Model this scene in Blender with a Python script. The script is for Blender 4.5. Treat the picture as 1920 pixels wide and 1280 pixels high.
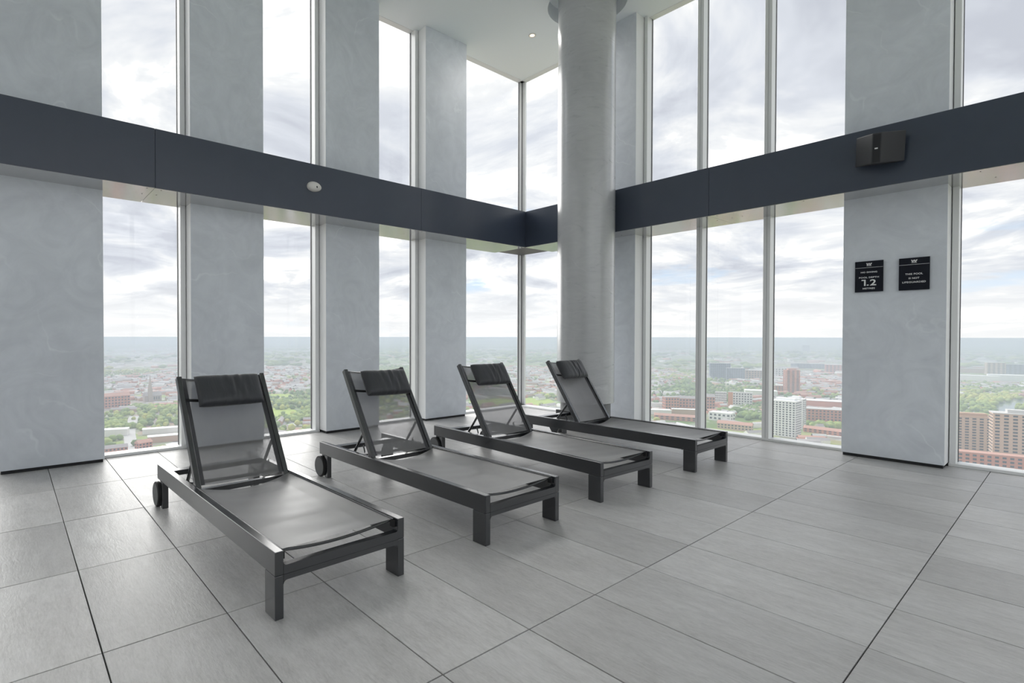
import bpy, bmesh, math, random
import numpy as np
from mathutils import Vector, Matrix

for _o in list(bpy.data.objects):
    bpy.data.objects.remove(_o)
scene = bpy.context.scene
COL = scene.collection

# ------------------------------------------------------------------ camera
F_PX, X0, Y0, YAW, PITCH, ROLL, CAM_H = 989.80658, 832.40772, 643.87704, .88146, .01328, .0011, 1.30989
FW = Vector((-math.sin(YAW) * math.cos(PITCH), math.cos(YAW) * math.cos(PITCH), -math.sin(PITCH)))
RI = Vector((math.cos(YAW), math.sin(YAW), 0))
UP = RI.cross(FW)
R_ = RI * math.cos(ROLL) + UP * math.sin(ROLL)
U_ = -RI * math.sin(ROLL) + UP * math.cos(ROLL)
CAM = Vector((0, 0, CAM_H))
cam_data = bpy.data.cameras.new('camera')
cam_data.sensor_width = 36.0
cam_data.lens = F_PX / 1920 * 36
cam_data.shift_x = (960 - X0) / 1920
cam_data.shift_y = (Y0 - 640) / 1920
cam_data.clip_start = .05
cam_data.clip_end = 80000
cam = bpy.data.objects.new('camera', cam_data)
COL.objects.link(cam)
M = Matrix.Identity(4)
for i in range(3):
    M[i][0], M[i][1], M[i][2], M[i][3] = R_[i], U_[i], -FW[i], CAM[i]
cam.matrix_world = M
scene.camera = cam

def ray(px, py):
    return FW + R_ * ((px - X0) / F_PX) - U_ * ((py - Y0) / F_PX)
def on_z(px, py, z):
    d = ray(px, py); t = (z - CAM_H) / d.z
    return CAM + d * t
def project(x, y, z):
    dx, dy, dz = x, y, z - CAM_H
    w = dx * FW.x + dy * FW.y + dz * FW.z
    return X0 + F_PX * (dx * R_.x + dy * R_.y + dz * R_.z) / w, Y0 - F_PX * (dx * U_.x + dy * U_.y + dz * U_.z) / w, w

# ------------------------------------------------------------------ node helpers
class NT:
    def __init__(s, tree):
        s.t = tree; tree.nodes.clear()
    def n(s, kind, **kw):
        nd = s.t.nodes.new(kind)
        for k, v in kw.items():
            if k.startswith('_'):
                setattr(nd, k[1:], v)
            else:
                key = int(k[1:]) if k[0] == 'i' and k[1:].isdigit() else k.replace('__', ' ')
                if isinstance(v, bpy.types.NodeSocket): s.t.links.new(v, nd.inputs[key])
                else: nd.inputs[key].default_value = v
        return nd
    def math(s, op, a, b=None, c=None, clamp=False):
        nd = s.t.nodes.new('ShaderNodeMath'); nd.operation = op; nd.use_clamp = clamp
        for i, v in enumerate((a, b, c)):
            if v is None: continue
            if isinstance(v, bpy.types.NodeSocket): s.t.links.new(v, nd.inputs[i])
            else: nd.inputs[i].default_value = v
        return nd.outputs[0]
    def vmath(s, op, a, b=None, out=0):
        nd = s.t.nodes.new('ShaderNodeVectorMath'); nd.operation = op
        for i, v in enumerate((a, b)):
            if v is None: continue
            if isinstance(v, bpy.types.NodeSocket): s.t.links.new(v, nd.inputs[i])
            else: nd.inputs[i].default_value = v
        return nd.outputs[out]
    def mix(s, fac, a, b, blend='MIX'):
        nd = s.t.nodes.new('ShaderNodeMix'); nd.data_type = 'RGBA'; nd.blend_type = blend
        for key, v in ((0, fac), (6, a), (7, b)):
            if isinstance(v, bpy.types.NodeSocket): s.t.links.new(v, nd.inputs[key])
            else: nd.inputs[key].default_value = v if key == 0 else (*v, 1) if len(v) == 3 else v
        return nd.outputs[2]
    def ramp(s, fac, stops, interp='LINEAR'):
        nd = s.t.nodes.new('ShaderNodeValToRGB'); cr = nd.color_ramp; cr.interpolation = interp
        while len(cr.elements) > 1: cr.elements.remove(cr.elements[0])
        for i, (p, c) in enumerate(stops):
            e = cr.elements[0] if i == 0 else cr.elements.new(p)
            e.position = p
            e.color = (c, c, c, 1) if not isinstance(c, tuple) else (*c, 1)
        s.t.links.new(fac, nd.inputs[0])
        return nd.outputs[0]
    def noise(s, vec, scale, detail=4, rough=.5, dist=0., out=0):
        nd = s.n('ShaderNodeTexNoise', Scale=scale, Detail=detail, Roughness=rough, Distortion=dist)
        if vec is not None: s.t.links.new(vec, nd.inputs['Vector'])
        return nd.outputs[out]
    def mapping(s, vec, scale=(1, 1, 1), rot=(0, 0, 0), loc=(0, 0, 0)):
        nd = s.n('ShaderNodeMapping', Vector=vec)
        nd.inputs['Scale'].default_value = scale; nd.inputs['Rotation'].default_value = rot
        nd.inputs['Location'].default_value = loc
        return nd.outputs[0]

def material(name):
    m = bpy.data.materials.new(name); m.use_nodes = True
    return m, NT(m.node_tree)
def plain(name, col, rough=.5, metal=0., spec=.5, bump=0., bscale=200., coat=0., vary=0.):
    m, t = material(name)
    b = t.n('ShaderNodeBsdfPrincipled', Base__Color=(*col, 1), Roughness=rough, Metallic=metal)
    b.inputs['Specular IOR Level'].default_value = spec
    b.inputs['Coat Weight'].default_value = coat
    co = t.n('ShaderNodeTexCoord').outputs['Object']
    if vary:
        nz = t.noise(co, bscale * .05, 5, .6)
        c = t.mix(nz, tuple(x * (1 - vary) for x in col), tuple(min(1, x * (1 + vary)) for x in col))
        t.t.links.new(c, b.inputs['Base Color'])
    if bump:
        nz = t.noise(co, bscale, 3, .6)
        bp = t.n('ShaderNodeBump', Strength=bump, Distance=.002, Height=nz)
        t.t.links.new(bp.outputs[0], b.inputs['Normal'])
    o = t.n('ShaderNodeOutputMaterial', Surface=b.outputs[0])
    return m

# ------------------------------------------------------------------ world: broken bright cloud
world = bpy.data.worlds.new('cloudy_sky'); scene.world = world; world.use_nodes = True
t = NT(world.node_tree)
gen = t.n('ShaderNodeTexCoord').outputs['Generated']
sep = t.n('ShaderNodeSeparateXYZ', Vector=gen)
zc = t.math('MAXIMUM', sep.outputs[2], 0.0)
den = t.math('ADD', zc, .13)
u = t.math('DIVIDE', sep.outputs[0], den); v = t.math('DIVIDE', sep.outputs[1], den)
uv = t.n('ShaderNodeCombineXYZ', X=u, Y=v, Z=21.6).outputs[0]
cover = t.noise(uv, .85, 9, .58, .4)
shade = t.noise(t.mapping(uv, loc=(5.2, 1.3, 0)), 1.25, 9, .6, .5)
cloud = t.ramp(shade, [(.36, (.36, .375, .42)), (.45, (.45, .467, .51)), (.53, (.575, .58, .59)), (.66, (1.3, 1.3, 1.3))])
blue = t.mix(zc, (.38, .48, .60), (.26, .41, .60))
amount = t.ramp(cover, [(.31, 0.), (.40, 1.)])
sky = t.mix(amount, blue, cloud)
hor = t.ramp(zc, [(0., 1.), (.035, .8), (.12, 0.)], 'EASE')
sky = t.mix(t.math('MULTIPLY', hor, .85), sky, (.60, .60, .60))
bg = t.n('ShaderNodeBackground', Color=sky, Strength=.87)
t.n('ShaderNodeOutputWorld', Surface=bg.outputs[0])
world.cycles.sampling_method = 'MANUAL'
world.cycles.sample_map_resolution = 1024

# the veiled sun, high beyond the left window wall
sun_d = bpy.data.lights.new('veiled_sun', 'SUN'); sun_d.energy = 2.3; sun_d.angle = math.radians(72); sun_d.color = (1, .975, .94)
sun = bpy.data.objects.new('veiled_sun', sun_d); COL.objects.link(sun)
SUN_FROM = Vector((-.93, .10, .62)).normalized()
sun.rotation_euler = SUN_FROM.to_track_quat('Z', 'Y').to_euler()
scene.view_settings.view_transform = 'Standard'
scene.view_settings.look = 'None'
scene.view_settings.gamma = 1
scene.view_settings.use_curve_mapping = False
scene.view_settings.exposure = 1.0
scene.cycles.transparent_max_bounces = 24
scene.cycles.max_bounces = 10
scene.cycles.diffuse_bounces = 6
scene.cycles.volume_bounces = 1

# ------------------------------------------------------------------ materials
def plaster(name, base, rough, streak, coat=0.):
    m, t = material(name)
    pos = t.n('ShaderNodeNewGeometry').outputs['Position']
    big = t.noise(pos, .9, 5, .55, 1.2)
    swirl = t.noise(t.mapping(pos, scale=(1, 1, streak)), 2.4, 8, .62, 2.6)
    fine = t.noise(t.mapping(pos, scale=(1, 1, streak * 1.4)), 9., 6, .7, 1.5)
    c = t.mix(t.ramp(big, [(.3, 0.), (.7, 1.)]), tuple(x * .93 for x in base), tuple(x * 1.07 for x in base))
    c = t.mix(t.ramp(swirl, [(.35, 0.), (.5, .5), (.66, 1.)]), t.mix(1., c, (.91, .91, .92), 'MULTIPLY'), c)
    scratch = t.n('ShaderNodeTexWave', Vector=t.mapping(pos, rot=(.5, .7, .3)), Scale=.8, Distortion=22., Detail=5.)
    scratch.inputs['Detail Scale'].default_value = .7
    sm = t.ramp(scratch.outputs[1], [(.0, 1.), (.012, 0.)])
    mask = t.ramp(t.noise(pos, 1.7, 2), [(.5, 0.), (.62, 1.)])
    c = t.mix(t.math('MULTIPLY', t.math('MULTIPLY', sm, mask), .35), c, tuple(min(1, x * 1.25) for x in base))
    b = t.n('ShaderNodeBsdfPrincipled', Base__Color=c, Roughness=rough)
    b.inputs['Specular IOR Level'].default_value = .5
    b.inputs['Coat Weight'].default_value = coat; b.inputs['Coat Roughness'].default_value = .22
    t.t.links.new(t.math('MULTIPLY_ADD', swirl, .18, rough - .09), b.inputs['Roughness'])
    h = t.math('MULTIPLY_ADD', fine, .5, swirl)
    bp = t.n('ShaderNodeBump', Strength=.22, Distance=.004, Height=h)
    t.t.links.new(bp.outputs[0], b.inputs['Normal'])
    t.n('ShaderNodeOutputMaterial', Surface=b.outputs[0])
    return m
M_PIER = plaster('trowelled_grey_plaster', (.735, .775, .83), .48, 1.)
M_COLUMN = plaster('polished_grey_plaster', (.50, .51, .52), .30, 3.5, 1.)
M_JAMB = plain('window_lit_jamb_plaster', (.82, .83, .84), .5, bump=.1, bscale=40)
M_PLINTH = plain('black_plinth', (.012, .013, .015), .6)
M_CEIL = plain('ceiling_paint', (.88, .925, .95), .7)
M_FRAME = plain('pale_anodised_frame', (.80, .81, .815), .38, .1)
M_GASKET = plain('dark_gasket', (.10, .10, .11), .5)
M_BACKWALL = plain('pale_wall_paint', (.85, .85, .85), .6)

def tile_material():
    m, t = material('slate_grey_porcelain')
    info = t.n('ShaderNodeObjectInfo')
    co = t.n('ShaderNodeTexCoord').outputs['Object']
    off = t.n('ShaderNodeCombineXYZ', X=t.math('MULTIPLY', info.outputs['Random'], 37.), Y=t.math('MULTIPLY', info.outputs['Random'], 91.), Z=0.).outputs[0]
    p = t.vmath('ADD', co, off)
    streak = t.noise(t.mapping(p, scale=(.5, 2.0, 1)), 9., 9, .74, .35)
    cloudy = t.noise(p, 1.9, 5, .55, .6)
    grain = t.noise(t.mapping(p, scale=(.5, 2.2, 1)), 46., 6, .75)
    c = t.ramp(streak, [(.30, (.34, .337, .337)), (.5, (.445, .442, .442)), (.70, (.55, .547, .547))])
    c = t.mix(t.ramp(cloudy, [(.35, 0.), (.65, 1.)]), t.mix(1., c, (.84, .83, .82), 'MULTIPLY'), c)
    c = t.mix(t.ramp(grain, [(.35, 0.), (.7, .55)]), c, (.62, .61, .605))
    tone = t.math('MULTIPLY_ADD', info.outputs['Random'], .22, .9)
    c = t.mix(1., c, t.n('ShaderNodeCombineColor', Red=tone, Green=tone, Blue=tone).outputs[0], 'MULTIPLY')
    b = t.n('ShaderNodeBsdfPrincipled', Base__Color=c, IOR=1.72)
    t.t.links.new(t.math('MULTIPLY_ADD', streak, .25, .27), b.inputs['Roughness'])
    h = t.math('ADD', t.math('MULTIPLY', streak, 1.0), t.math('MULTIPLY', grain, .35))
    bp = t.n('ShaderNodeBump', Strength=.45, Distance=.006, Height=h)
    t.t.links.new(bp.outputs[0], b.inputs['Normal'])
    t.n('ShaderNodeOutputMaterial', Surface=b.outputs[0])
    return m
M_TILE = tile_material()
M_GROUT = plain('dark_joint', (.02, .02, .021), .8)

def band_material(name, r0, ior, k=1., metal=0.):
    m, t = material(name)
    pos = t.n('ShaderNodeNewGeometry').outputs['Position']
    nz = t.noise(pos, 2.2, 6, .6, .8)
    scr = t.noise(t.mapping(pos, scale=(6, 6, 1.2)), 3.5, 5, .7)
    c = t.mix(nz, (.036 * k, .047 * k, .072 * k), (.052 * k, .066 * k, .096 * k))
    c = t.mix(t.ramp(scr, [(.70, 0.), (.80, .12)]), c, (.10, .11, .13))
    if metal: c = t.mix(nz, (.50, .50, .505), (.60, .60, .605))
    b = t.n('ShaderNodeBsdfPrincipled', Base__Color=c, IOR=ior, Metallic=metal)
    t.t.links.new(t.math('MULTIPLY_ADD', nz, .05, r0), b.inputs['Roughness'])
    t.n('ShaderNodeOutputMaterial', Surface=b.outputs[0])
    return m
M_BAND = band_material('slate_blue_panel', .27, 1.55)
M_SOFFIT = band_material('slate_blue_soffit', .08, 1.8, 6., .75)
M_RIVET = plain('dark_rivet', (.03, .03, .035), .5, .4)

def glass_material():
    m, t = material('clear_glazing')
    g = t.n('ShaderNodeNewGeometry')
    d = t.math('ABSOLUTE', t.vmath('DOT_PRODUCT', g.outputs['Normal'], g.outputs['Incoming'], out=1))
    k = t.math('POWER', t.math('SUBTRACT', 1., d, clamp=True), 5.)
    fac = t.math('MULTIPLY_ADD', k, .55, .022)
    tr = t.n('ShaderNodeBsdfTransparent', Color=(.985, .99, .988, 1))
    gl = t.n('ShaderNodeBsdfGlossy', Roughness=.0, Color=(1, 1, 1, 1))
    mx = t.n('ShaderNodeMixShader', Fac=fac, i1=tr.outputs[0], i2=gl.outputs[0])
    t.n('ShaderNodeOutputMaterial', Surface=mx.outputs[0])
    return m
M_GLASS = glass_material()

M_ALU = plain('anthracite_powder_coat', (.014, .016, .020), .27, .0, .5, bump=.06, bscale=900.)
M_ALU.node_tree.nodes['Principled BSDF'].inputs['IOR'].default_value = 1.7
_b = M_ALU.node_tree.nodes['Principled BSDF']; _b.inputs['Coat Weight'].default_value = .6; _b.inputs['Coat Roughness'].default_value = .16; _b.inputs['Coat IOR'].default_value = 1.6
M_WHEELFACE = plain('grey_wheel_cap', (.085, .09, .092), .45)
M_RUBBER = plain('black_rubber', (.012, .012, .013), .55)
M_STEEL = plain('bright_steel', (.5, .5, .48), .3, .9)

def sling_material():
    m, t = material('grey_mesh_textile')
    co = t.n('ShaderNodeTexCoord').outputs['Object']
    nz = t.noise(t.mapping(co, scale=(1, 3, 1)), 5., 5, .6)
    c = t.mix(nz, (.125, .123, .124), (.16, .157, .157))
    weave = t.noise(co, 650., 2, .5)
    b = t.n('ShaderNodeBsdfPrincipled', Base__Color=c, Roughness=.42, IOR=2.1)
    b.inputs['Sheen Weight'].default_value = .25
    b.inputs['Sheen Roughness'].default_value = .4
    bp = t.n('ShaderNodeBump', Strength=.12, Distance=.001, Height=weave)
    t.t.links.new(bp.outputs[0], b.inputs['Normal'])
    tr = t.n('ShaderNodeBsdfTransparent', Color=(.86, .86, .88, 1))
    # open weave: fewer gaps are seen at a slant than straight on
    lw = t.n('ShaderNodeNewGeometry')
    d = t.math('ABSOLUTE', t.vmath('DOT_PRODUCT', lw.outputs['Normal'], lw.outputs['Incoming'], out=1))
    fac = t.math('SUBTRACT', 1., t.math('MULTIPLY', t.math('POWER', d, .8), .40), clamp=True)
    mx = t.n('ShaderNodeMixShader', Fac=fac, i1=tr.outputs[0], i2=b.outputs[0])
    t.n('ShaderNodeOutputMaterial', Surface=mx.outputs[0])
    return m
M_SLING = sling_material()

M_HEM = plain('charcoal_hem', (.05, .05, .055), .5)
def pillow_material():
    m, t = material('black_pillow_fabric')
    co = t.n('ShaderNodeTexCoord').outputs['Object']
    nz = t.noise(t.mapping(co, scale=(1, 4, 1)), 6., 4, .5, .8)
    b = t.n('ShaderNodeBsdfPrincipled', Base__Color=(.034, .036, .042, 1), Roughness=.45)
    b.inputs['Sheen Weight'].default_value = .15
    bp = t.n('ShaderNodeBump', Strength=.4, Distance=.01, Height=nz)
    t.t.links.new(bp.outputs[0], b.inputs['Normal'])
    t.n('ShaderNodeOutputMaterial', Surface=b.outputs[0])
    return m
M_PILLOW = pillow_material()
M_SIGN = plain('black_navy_sign_face', (.006, .008, .016), .55, spec=.25)
M_LETTER = plain('white_lettering', (.85, .86, .87), .5)
M_WHITEPLASTIC = plain('white_plastic', (.78, .76, .73), .45)
M_BLACK = plain('black_plastic', (.010, .011, .014), .55, bump=.2, bscale=1500.)
M_SPK_GREY = plain('charcoal_speaker_cabinet', (.030, .031, .035), .5)

# ------------------------------------------------------------------ mesh helpers
class MB:
    def __init__(s): s.v = []; s.f = []; s.mi = []; s.m = 0
    def face(s, idx): s.f.append(tuple(idx)); s.mi.append(s.m)
    def box(s, x0, x1, y0, y1, z0, z1):
        b = len(s.v)
        s.v += [(x0, y0, z0), (x1, y0, z0), (x1, y1, z0), (x0, y1, z0), (x0, y0, z1), (x1, y0, z1), (x1, y1, z1), (x0, y1, z1)]
        for q in ((0, 3, 2, 1), (4, 5, 6, 7), (0, 1, 5, 4), (1, 2, 6, 5), (2, 3, 7, 6), (3, 0, 4, 7)):
            s.face([b + i for i in q])
        return s
    def obox(s, c, ax, ay, az):
        c, ax, ay, az = map(Vector, (c, ax, ay, az)); b = len(s.v)
        for k in (-1, 1):
            for i, j in ((-1, -1), (1, -1), (1, 1), (-1, 1)):
                s.v.append(tuple(c + ax * i + ay * j + az * k))
        for q in ((0, 3, 2, 1), (4, 5, 6, 7), (0, 1, 5, 4), (1, 2, 6, 5), (2, 3, 7, 6), (3, 0, 4, 7)):
            s.face([b + i for i in q])
        return s
    def prism(s, pts, axis, a, b_):
        """polygon pts in the two other axes, extruded along axis from a to b_"""
        b = len(s.v); n = len(pts)
        for w in (a, b_):
            for p in pts:
                s.v.append((w, p[0], p[1]) if axis == 0 else (p[0], w, p[1]) if axis == 1 else (p[0], p[1], w))
        s.face(range(b + n - 1, b - 1, -1)); s.face(range(b + n, b + 2 * n))
        for i in range(n):
            j = (i + 1) % n; s.face((b + i, b + j, b + n + j, b + n + i))
        return s
    def tube(s, pts, r, n=10, cap=True):
        pts = [Vector(p) for p in pts]; b = len(s.v); up = None
        for i, p in enumerate(pts):
            d = (pts[min(i + 1, len(pts) - 1)] - pts[max(i - 1, 0)]).normalized()
            if up is None: up = Vector((0, 0, 1)) if abs(d.z) < .9 else Vector((1, 0, 0))
            a = (up - d * up.dot(d)).normalized(); c = d.cross(a); up = a
            for k in range(n):
                w = 2 * math.pi * k / n
                s.v.append(tuple(p + (a * math.cos(w) + c * math.sin(w)) * r))
        for i in range(len(pts) - 1):
            for k in range(n):
                k2 = (k + 1) % n
                s.face((b + i * n + k, b + i * n + k2, b + (i + 1) * n + k2, b + (i + 1) * n + k))
        if cap:
            s.face([b + k for k in range(n - 1, -1, -1)]); e = b + (len(pts) - 1) * n
            s.face([e + k for k in range(n)])
        return s
    def lathe(s, prof, c, axis=2, n=48):
        """prof = [(radius, height)]"""
        b = len(s.v)
        for r, h in prof:
            for k in range(n):
                w = 2 * math.pi * k / n; p, q = r * math.cos(w), r * math.sin(w)
                s.v.append((c[0] + p, c[1] + q, c[2] + h) if axis == 2 else (c[0] + p, c[1] + h, c[2] + q) if axis == 1 else (c[0] + h, c[1] + p, c[2] + q))
        for i in range(len(prof) - 1):
            for k in range(n):
                k2 = (k + 1) % n
                s.face((b + i * n + k, b + i * n + k2, b + (i + 1) * n + k2, b + (i + 1) * n + k))
        s.face([b + k for k in range(n)][::-1]); e = b + (len(prof) - 1) * n; s.face([e + k for k in range(n)])
        return s
    def grid(s, fn, nu, nv):
        b = len(s.v)
        for i in range(nu + 1):
            for j in range(nv + 1): s.v.append(tuple(fn(i / nu, j / nv)))
        for i in range(nu):
            for j in range(nv):
                a = b + i * (nv + 1) + j; s.face((a, a + nv + 1, a + nv + 2, a + 1))
        return s
    def mesh(s, name, mats, smooth=False, bevel=0., seg=2, fix=True):
        me = bpy.data.meshes.new(name); me.from_pydata(s.v, [], s.f)
        for m in (mats if isinstance(mats, (list, tuple)) else [mats]): me.materials.append(m)
        me.polygons.foreach_set('material_index', s.mi)
        if bevel or fix:
            bm = bmesh.new(); bm.from_mesh(me)
            if fix: bmesh.ops.recalc_face_normals(bm, faces=bm.faces)
            if bevel:
                es = [e for e in bm.edges if len(e.link_faces) == 2 and e.calc_face_angle(0) > .6]
                bmesh.ops.bevel(bm, geom=es, offset=bevel, segments=seg, profile=.5, affect='EDGES', clamp_overlap=True)
            bm.to_mesh(me); bm.free()
        if smooth:
            me.polygons.foreach_set('use_smooth', [True] * len(me.polygons))
            if smooth != 'all': me.set_sharp_from_angle(angle=math.radians(35))
        me.update()
        return me
    def build(s, name, mats, parent=None, **kw):
        return link(name, s.mesh(name, mats, **kw), parent)
def link(name, data, parent=None):
    o = bpy.data.objects.new(name, data); COL.objects.link(o)
    if parent is not None: o.parent = parent
    return o
def tag(o, label=None, cat=None, group=None, kind=None):
    if label: o['label'] = label
    if cat: o['category'] = cat
    if group: o['group'] = group
    if kind: o['kind'] = kind
    return o
def empty(name, loc=(0, 0, 0), rz=0.):
    o = bpy.data.objects.new(name, None); COL.objects.link(o)
    o.location = loc; o.rotation_euler = (0, 0, rz); o.empty_display_size = .1
    return o

# ------------------------------------------------------------------ room dimensions
XP, YP, ZC, ZB, ZT, XB, YB = -6.479, 7.155, 6.08, 2.8195, 3.420, -6.029, 6.753
MOD, AL, AR = .8423, .761, -.8705
XFR, XGL = -6.665, -6.795          # left wall: front of the frames, glass
YFR, YGL = 7.365, 7.505            # far wall
XR, YBK = 3.2, -3.4                # the two walls behind the camera
OX, OY = -1.56855, 1.28926         # tile joints

# ------------------------------------------------------------------ floor
mb = MB(); mb.box(XGL - .2, XR + .3, YBK - .3, YGL + .2, -.30, -.012)
floor = mb.build('floor', M_GROUT); tag(floor, 'dark grey slate-look tiled floor of the high-rise pool room', kind='structure')
tile_cache = {}
random.seed(3)
GAP = .0027
def add_tile(x0, x1, y0, y1):
    w, d = round(x1 - x0 - 2 * GAP, 4), round(y1 - y0 - 2 * GAP, 4)
    if w < .02 or d < .02: return
    key = (w, d)
    if key not in tile_cache:
        b = MB(); b.box(-w / 2, w / 2, -d / 2, d / 2, -.012, 0)
        tile_cache[key] = b.mesh('tile', M_TILE, bevel=.0012, seg=1)
    o = link('tile', tile_cache[key], floor)
    o.location = ((x0 + x1) / 2, (y0 + y1) / 2, random.uniform(-.0006, .0006))
xs = [OX + i for i in range(-6, 8)]; ys = [OY + .5 * j for j in range(-15, 14)]
for i in range(len(xs) - 1):
    for j in range(len(ys) - 1):
        x0, x1 = max(xs[i], XFR), min(xs[i + 1], XR); y0, y1 = max(ys[j], YBK), min(ys[j + 1], YFR)
        if x1 > x0 and y1 > y0: add_tile(x0, x1, y0, y1)

# ------------------------------------------------------------------ walls: piers
wall_left = tag(empty('wall_left', (XP, 0, 0)), 'left window wall of trowelled grey plaster piers', kind='structure')
wall_far = tag(empty('wall_far', (0, YP, 0)), 'far window wall of trowelled grey plaster piers', kind='structure')
def pier(wall, x0, x1, y0, y1, jamb=None):
    mb = MB(); mb.box(x0, x1, y0, y1, .032, ZC)
    me = mb.mesh('pier', [M_PIER, M_JAMB], bevel=.004, seg=2)
    if jamb is not None:       # narrow reveals take a paler colour that paints in the window light
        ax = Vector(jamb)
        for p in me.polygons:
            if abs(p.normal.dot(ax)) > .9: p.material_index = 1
    o = link('pier', me, wall); o.matrix_parent_inverse = Matrix.Translation(-wall.location)
    q = MB(); q.box(x0 + .012, x1 - .012, y0 + .012, y1 - .012, -.012, .034)
    k = q.build('plinth', M_PLINTH, o)
    return o
left_bays = []
for k in range(-1, 4):                                   # piers of the left wall
    y1 = AL + 2 * k * MOD
    pier(wall_left, XGL - .03, XP, y1 - MOD, y1, (0, 1, 0))
    if k < 3: left_bays.append((y1, y1 + MOD))
far_piers = [(AR - 5 * MOD, AR - 4 * MOD), (AR - MOD, AR), (AR + 3 * MOD, AR + 4 * MOD)]
for a, b in far_piers: pier(wall_far, a, b, YP, YGL + .03, (1, 0, 0))
# ------------------------------------------------------------------ windows
win_n = [0]
def window(label):
    win_n[0] += 1
    return tag(empty('window_%d' % win_n[0]), label, kind='structure')
def part(name, parent, mat, *boxes, bevel=.003):
    mb = MB()
    for b in boxes: mb.box(*b)
    return mb.build(name, mat, parent, bevel=bevel, seg=1)
SILL = .032
def left_window(y0, y1, label, corner=False):
    w = window(label); ye = y1 - .008
    part('pane', w, M_GLASS, (XGL - .006, XGL + .006, y0 + .01, y1 - .01, SILL - .01, ZB), bevel=0)
    part('pane', w, M_GLASS, (XGL - .006, XGL + .006, y0 + .01, y1 - .01, ZT, ZC), bevel=0)
    for a, b in ((y0 + .002, y0 + .018),) + (() if corner else ((ye - .055, ye),)):
        part('stile', w, M_FRAME, (XGL - .03, XFR, a, b, 0, ZC))
        s = 1 if a < (y0 + y1) / 2 else -1
        e = b if s > 0 else a
        part('gasket', w, M_GASKET, (XGL - .012, XGL + .014, min(e, e + s * .006), max(e, e + s * .006), SILL, ZC), bevel=0)
    part('sill', w, M_FRAME, (XGL - .03, XFR + .004, y0 + .002, y1 - .002, 0, SILL))
    part('head', w, M_FRAME, (XGL - .03, XFR - .05, y0 + .06, y1 - (.01 if corner else .063), ZC - .006, ZC + .02))
    return w
for i, (a, b) in enumerate(left_bays):
    left_window(a, b, 'tall narrow window between plaster piers of the left wall')
left_window(AL + 6 * MOD, YGL, 'corner window on the left wall beside the last pier', True)

def far_window(x0, x1, n, label, corner=False):
    w = window(label); step = (x1 - x0) / n
    for i in range(n):
        a, b = x0 + i * step, x0 + (i + 1) * step
        part('pane', w, M_GLASS, (a + .01, b - .01, YGL - .006, YGL + .006, SILL - .01, ZB), bevel=0)
        part('pane', w, M_GLASS, (a + .01, b - .01, YGL - .006, YGL + .006, ZT, ZC), bevel=0)
        if i:
            m = part('mullion', w, M_FRAME, (a - .04, a - .003, YFR, YGL + .03, 0, ZC), (a + .003, a + .04, YFR, YGL + .03, 0, ZC), (a - .02, a + .02, YFR + .012, YGL + .02, 0, ZC))
            part('gasket', w, M_GASKET, (a + .04, a + .044, YGL - .014, YGL + .012, SILL, ZC), (a - .044, a - .04, YGL - .014, YGL + .012, SILL, ZC), bevel=0)
    for a, b in (() if corner else ((x0 + .008, x0 + .058),)) + ((x1 - .018, x1 - .002),):
        part('stile', w, M_FRAME, (a, b, YFR, YGL + .03, 0, ZC))
        e = b if a < (x0 + x1) / 2 else a - .005
        part('gasket', w, M_GASKET, (e, e + .005, YGL - .014, YGL + .012, SILL, ZC), bevel=0)
    part('sill', w, M_FRAME, (x0 + .002, x1 - .002, YFR - .004, YGL + .03, 0, SILL))
    part('head', w, M_FRAME, (x0 + (.01 if corner else .06), x1 - .06, YFR + .05, YGL + .03, ZC - .006, ZC + .02))
    return w
far_window(XGL, AR - 5 * MOD, 1, 'corner window on the far wall behind the round column', True)
far_window(AR - 4 * MOD, AR - MOD, 3, 'three-light window of the far wall behind the farthest lounger')
far_window(AR, AR + 3 * MOD, 3, 'window of the far wall to the right of the pier with the signs')
far_window(AR + 4 * MOD, XR, 1, 'window of the far wall beyond the right edge')
post = tag(empty('trim_1', (XGL, YGL, 0)), 'slim corner post where the two glass walls meet', kind='structure')
for bx_, mt, nm in (((XGL - .03, XGL + .012, YGL - .085, YGL - .02, 0, ZC), M_FRAME, 'post_leaf'), ((XGL + .02, XGL + .085, YGL - .012, YGL + .03, 0, ZC), M_FRAME, 'post_leaf'),
                    ((XGL - .03, XGL + .02, YGL - .02, YGL + .03, 0, ZC), M_GASKET, 'post_joint'), ((XGL - .012, XGL + .014, YGL - .096, YGL - .085, SILL, ZC), M_GASKET, 'gasket')):
    o = part(nm, post, mt, bx_); o.matrix_parent_inverse = Matrix.Translation(-post.location)
# unseen right wall behind the camera, glazed in full to add daylight
def glazed(n, along, label):
    lo, hi = (XGL + .4, XR) if along == 0 else (YBK, YGL - .3); step = (hi - lo) / n
    for i in range(n):
        a, b = lo + i * step, lo + (i + 1) * step
        w = window(label)
        def bx(p, q, d0, d1, z0, z1): return (p, q, YBK - d1, YBK - d0, z0, z1) if along == 0 else (XR + d0, XR + d1, p, q, z0, z1)
        part('pane', w, M_GLASS, bx(a + .045, b - .045, .09, .10, .032, ZC - .03), bevel=0)
        part('stile', w, M_FRAME, bx(a, a + .045, .0, .15, 0, ZC)); part('stile', w, M_FRAME, bx(b - .045, b, .0, .15, 0, ZC))
        part('sill', w, M_FRAME, bx(a + .045, b - .045, .0, .15, 0, .03)); part('head', w, M_FRAME, bx(a + .045, b - .045, .0, .15, ZC - .03, ZC))
tag(MB().box(XGL - .1, XR + .15, YBK - .25, YBK - .05, 0, ZC).build('wall_back', M_BACKWALL), 'unseen plain pale wall behind the camera, solid to cut fill light', kind='structure')  # unseen back wall, made solid to hold back fill light
glazed(7, 1, 'unseen glazed bay added for daylight behind the camera in the right wall')

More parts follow.
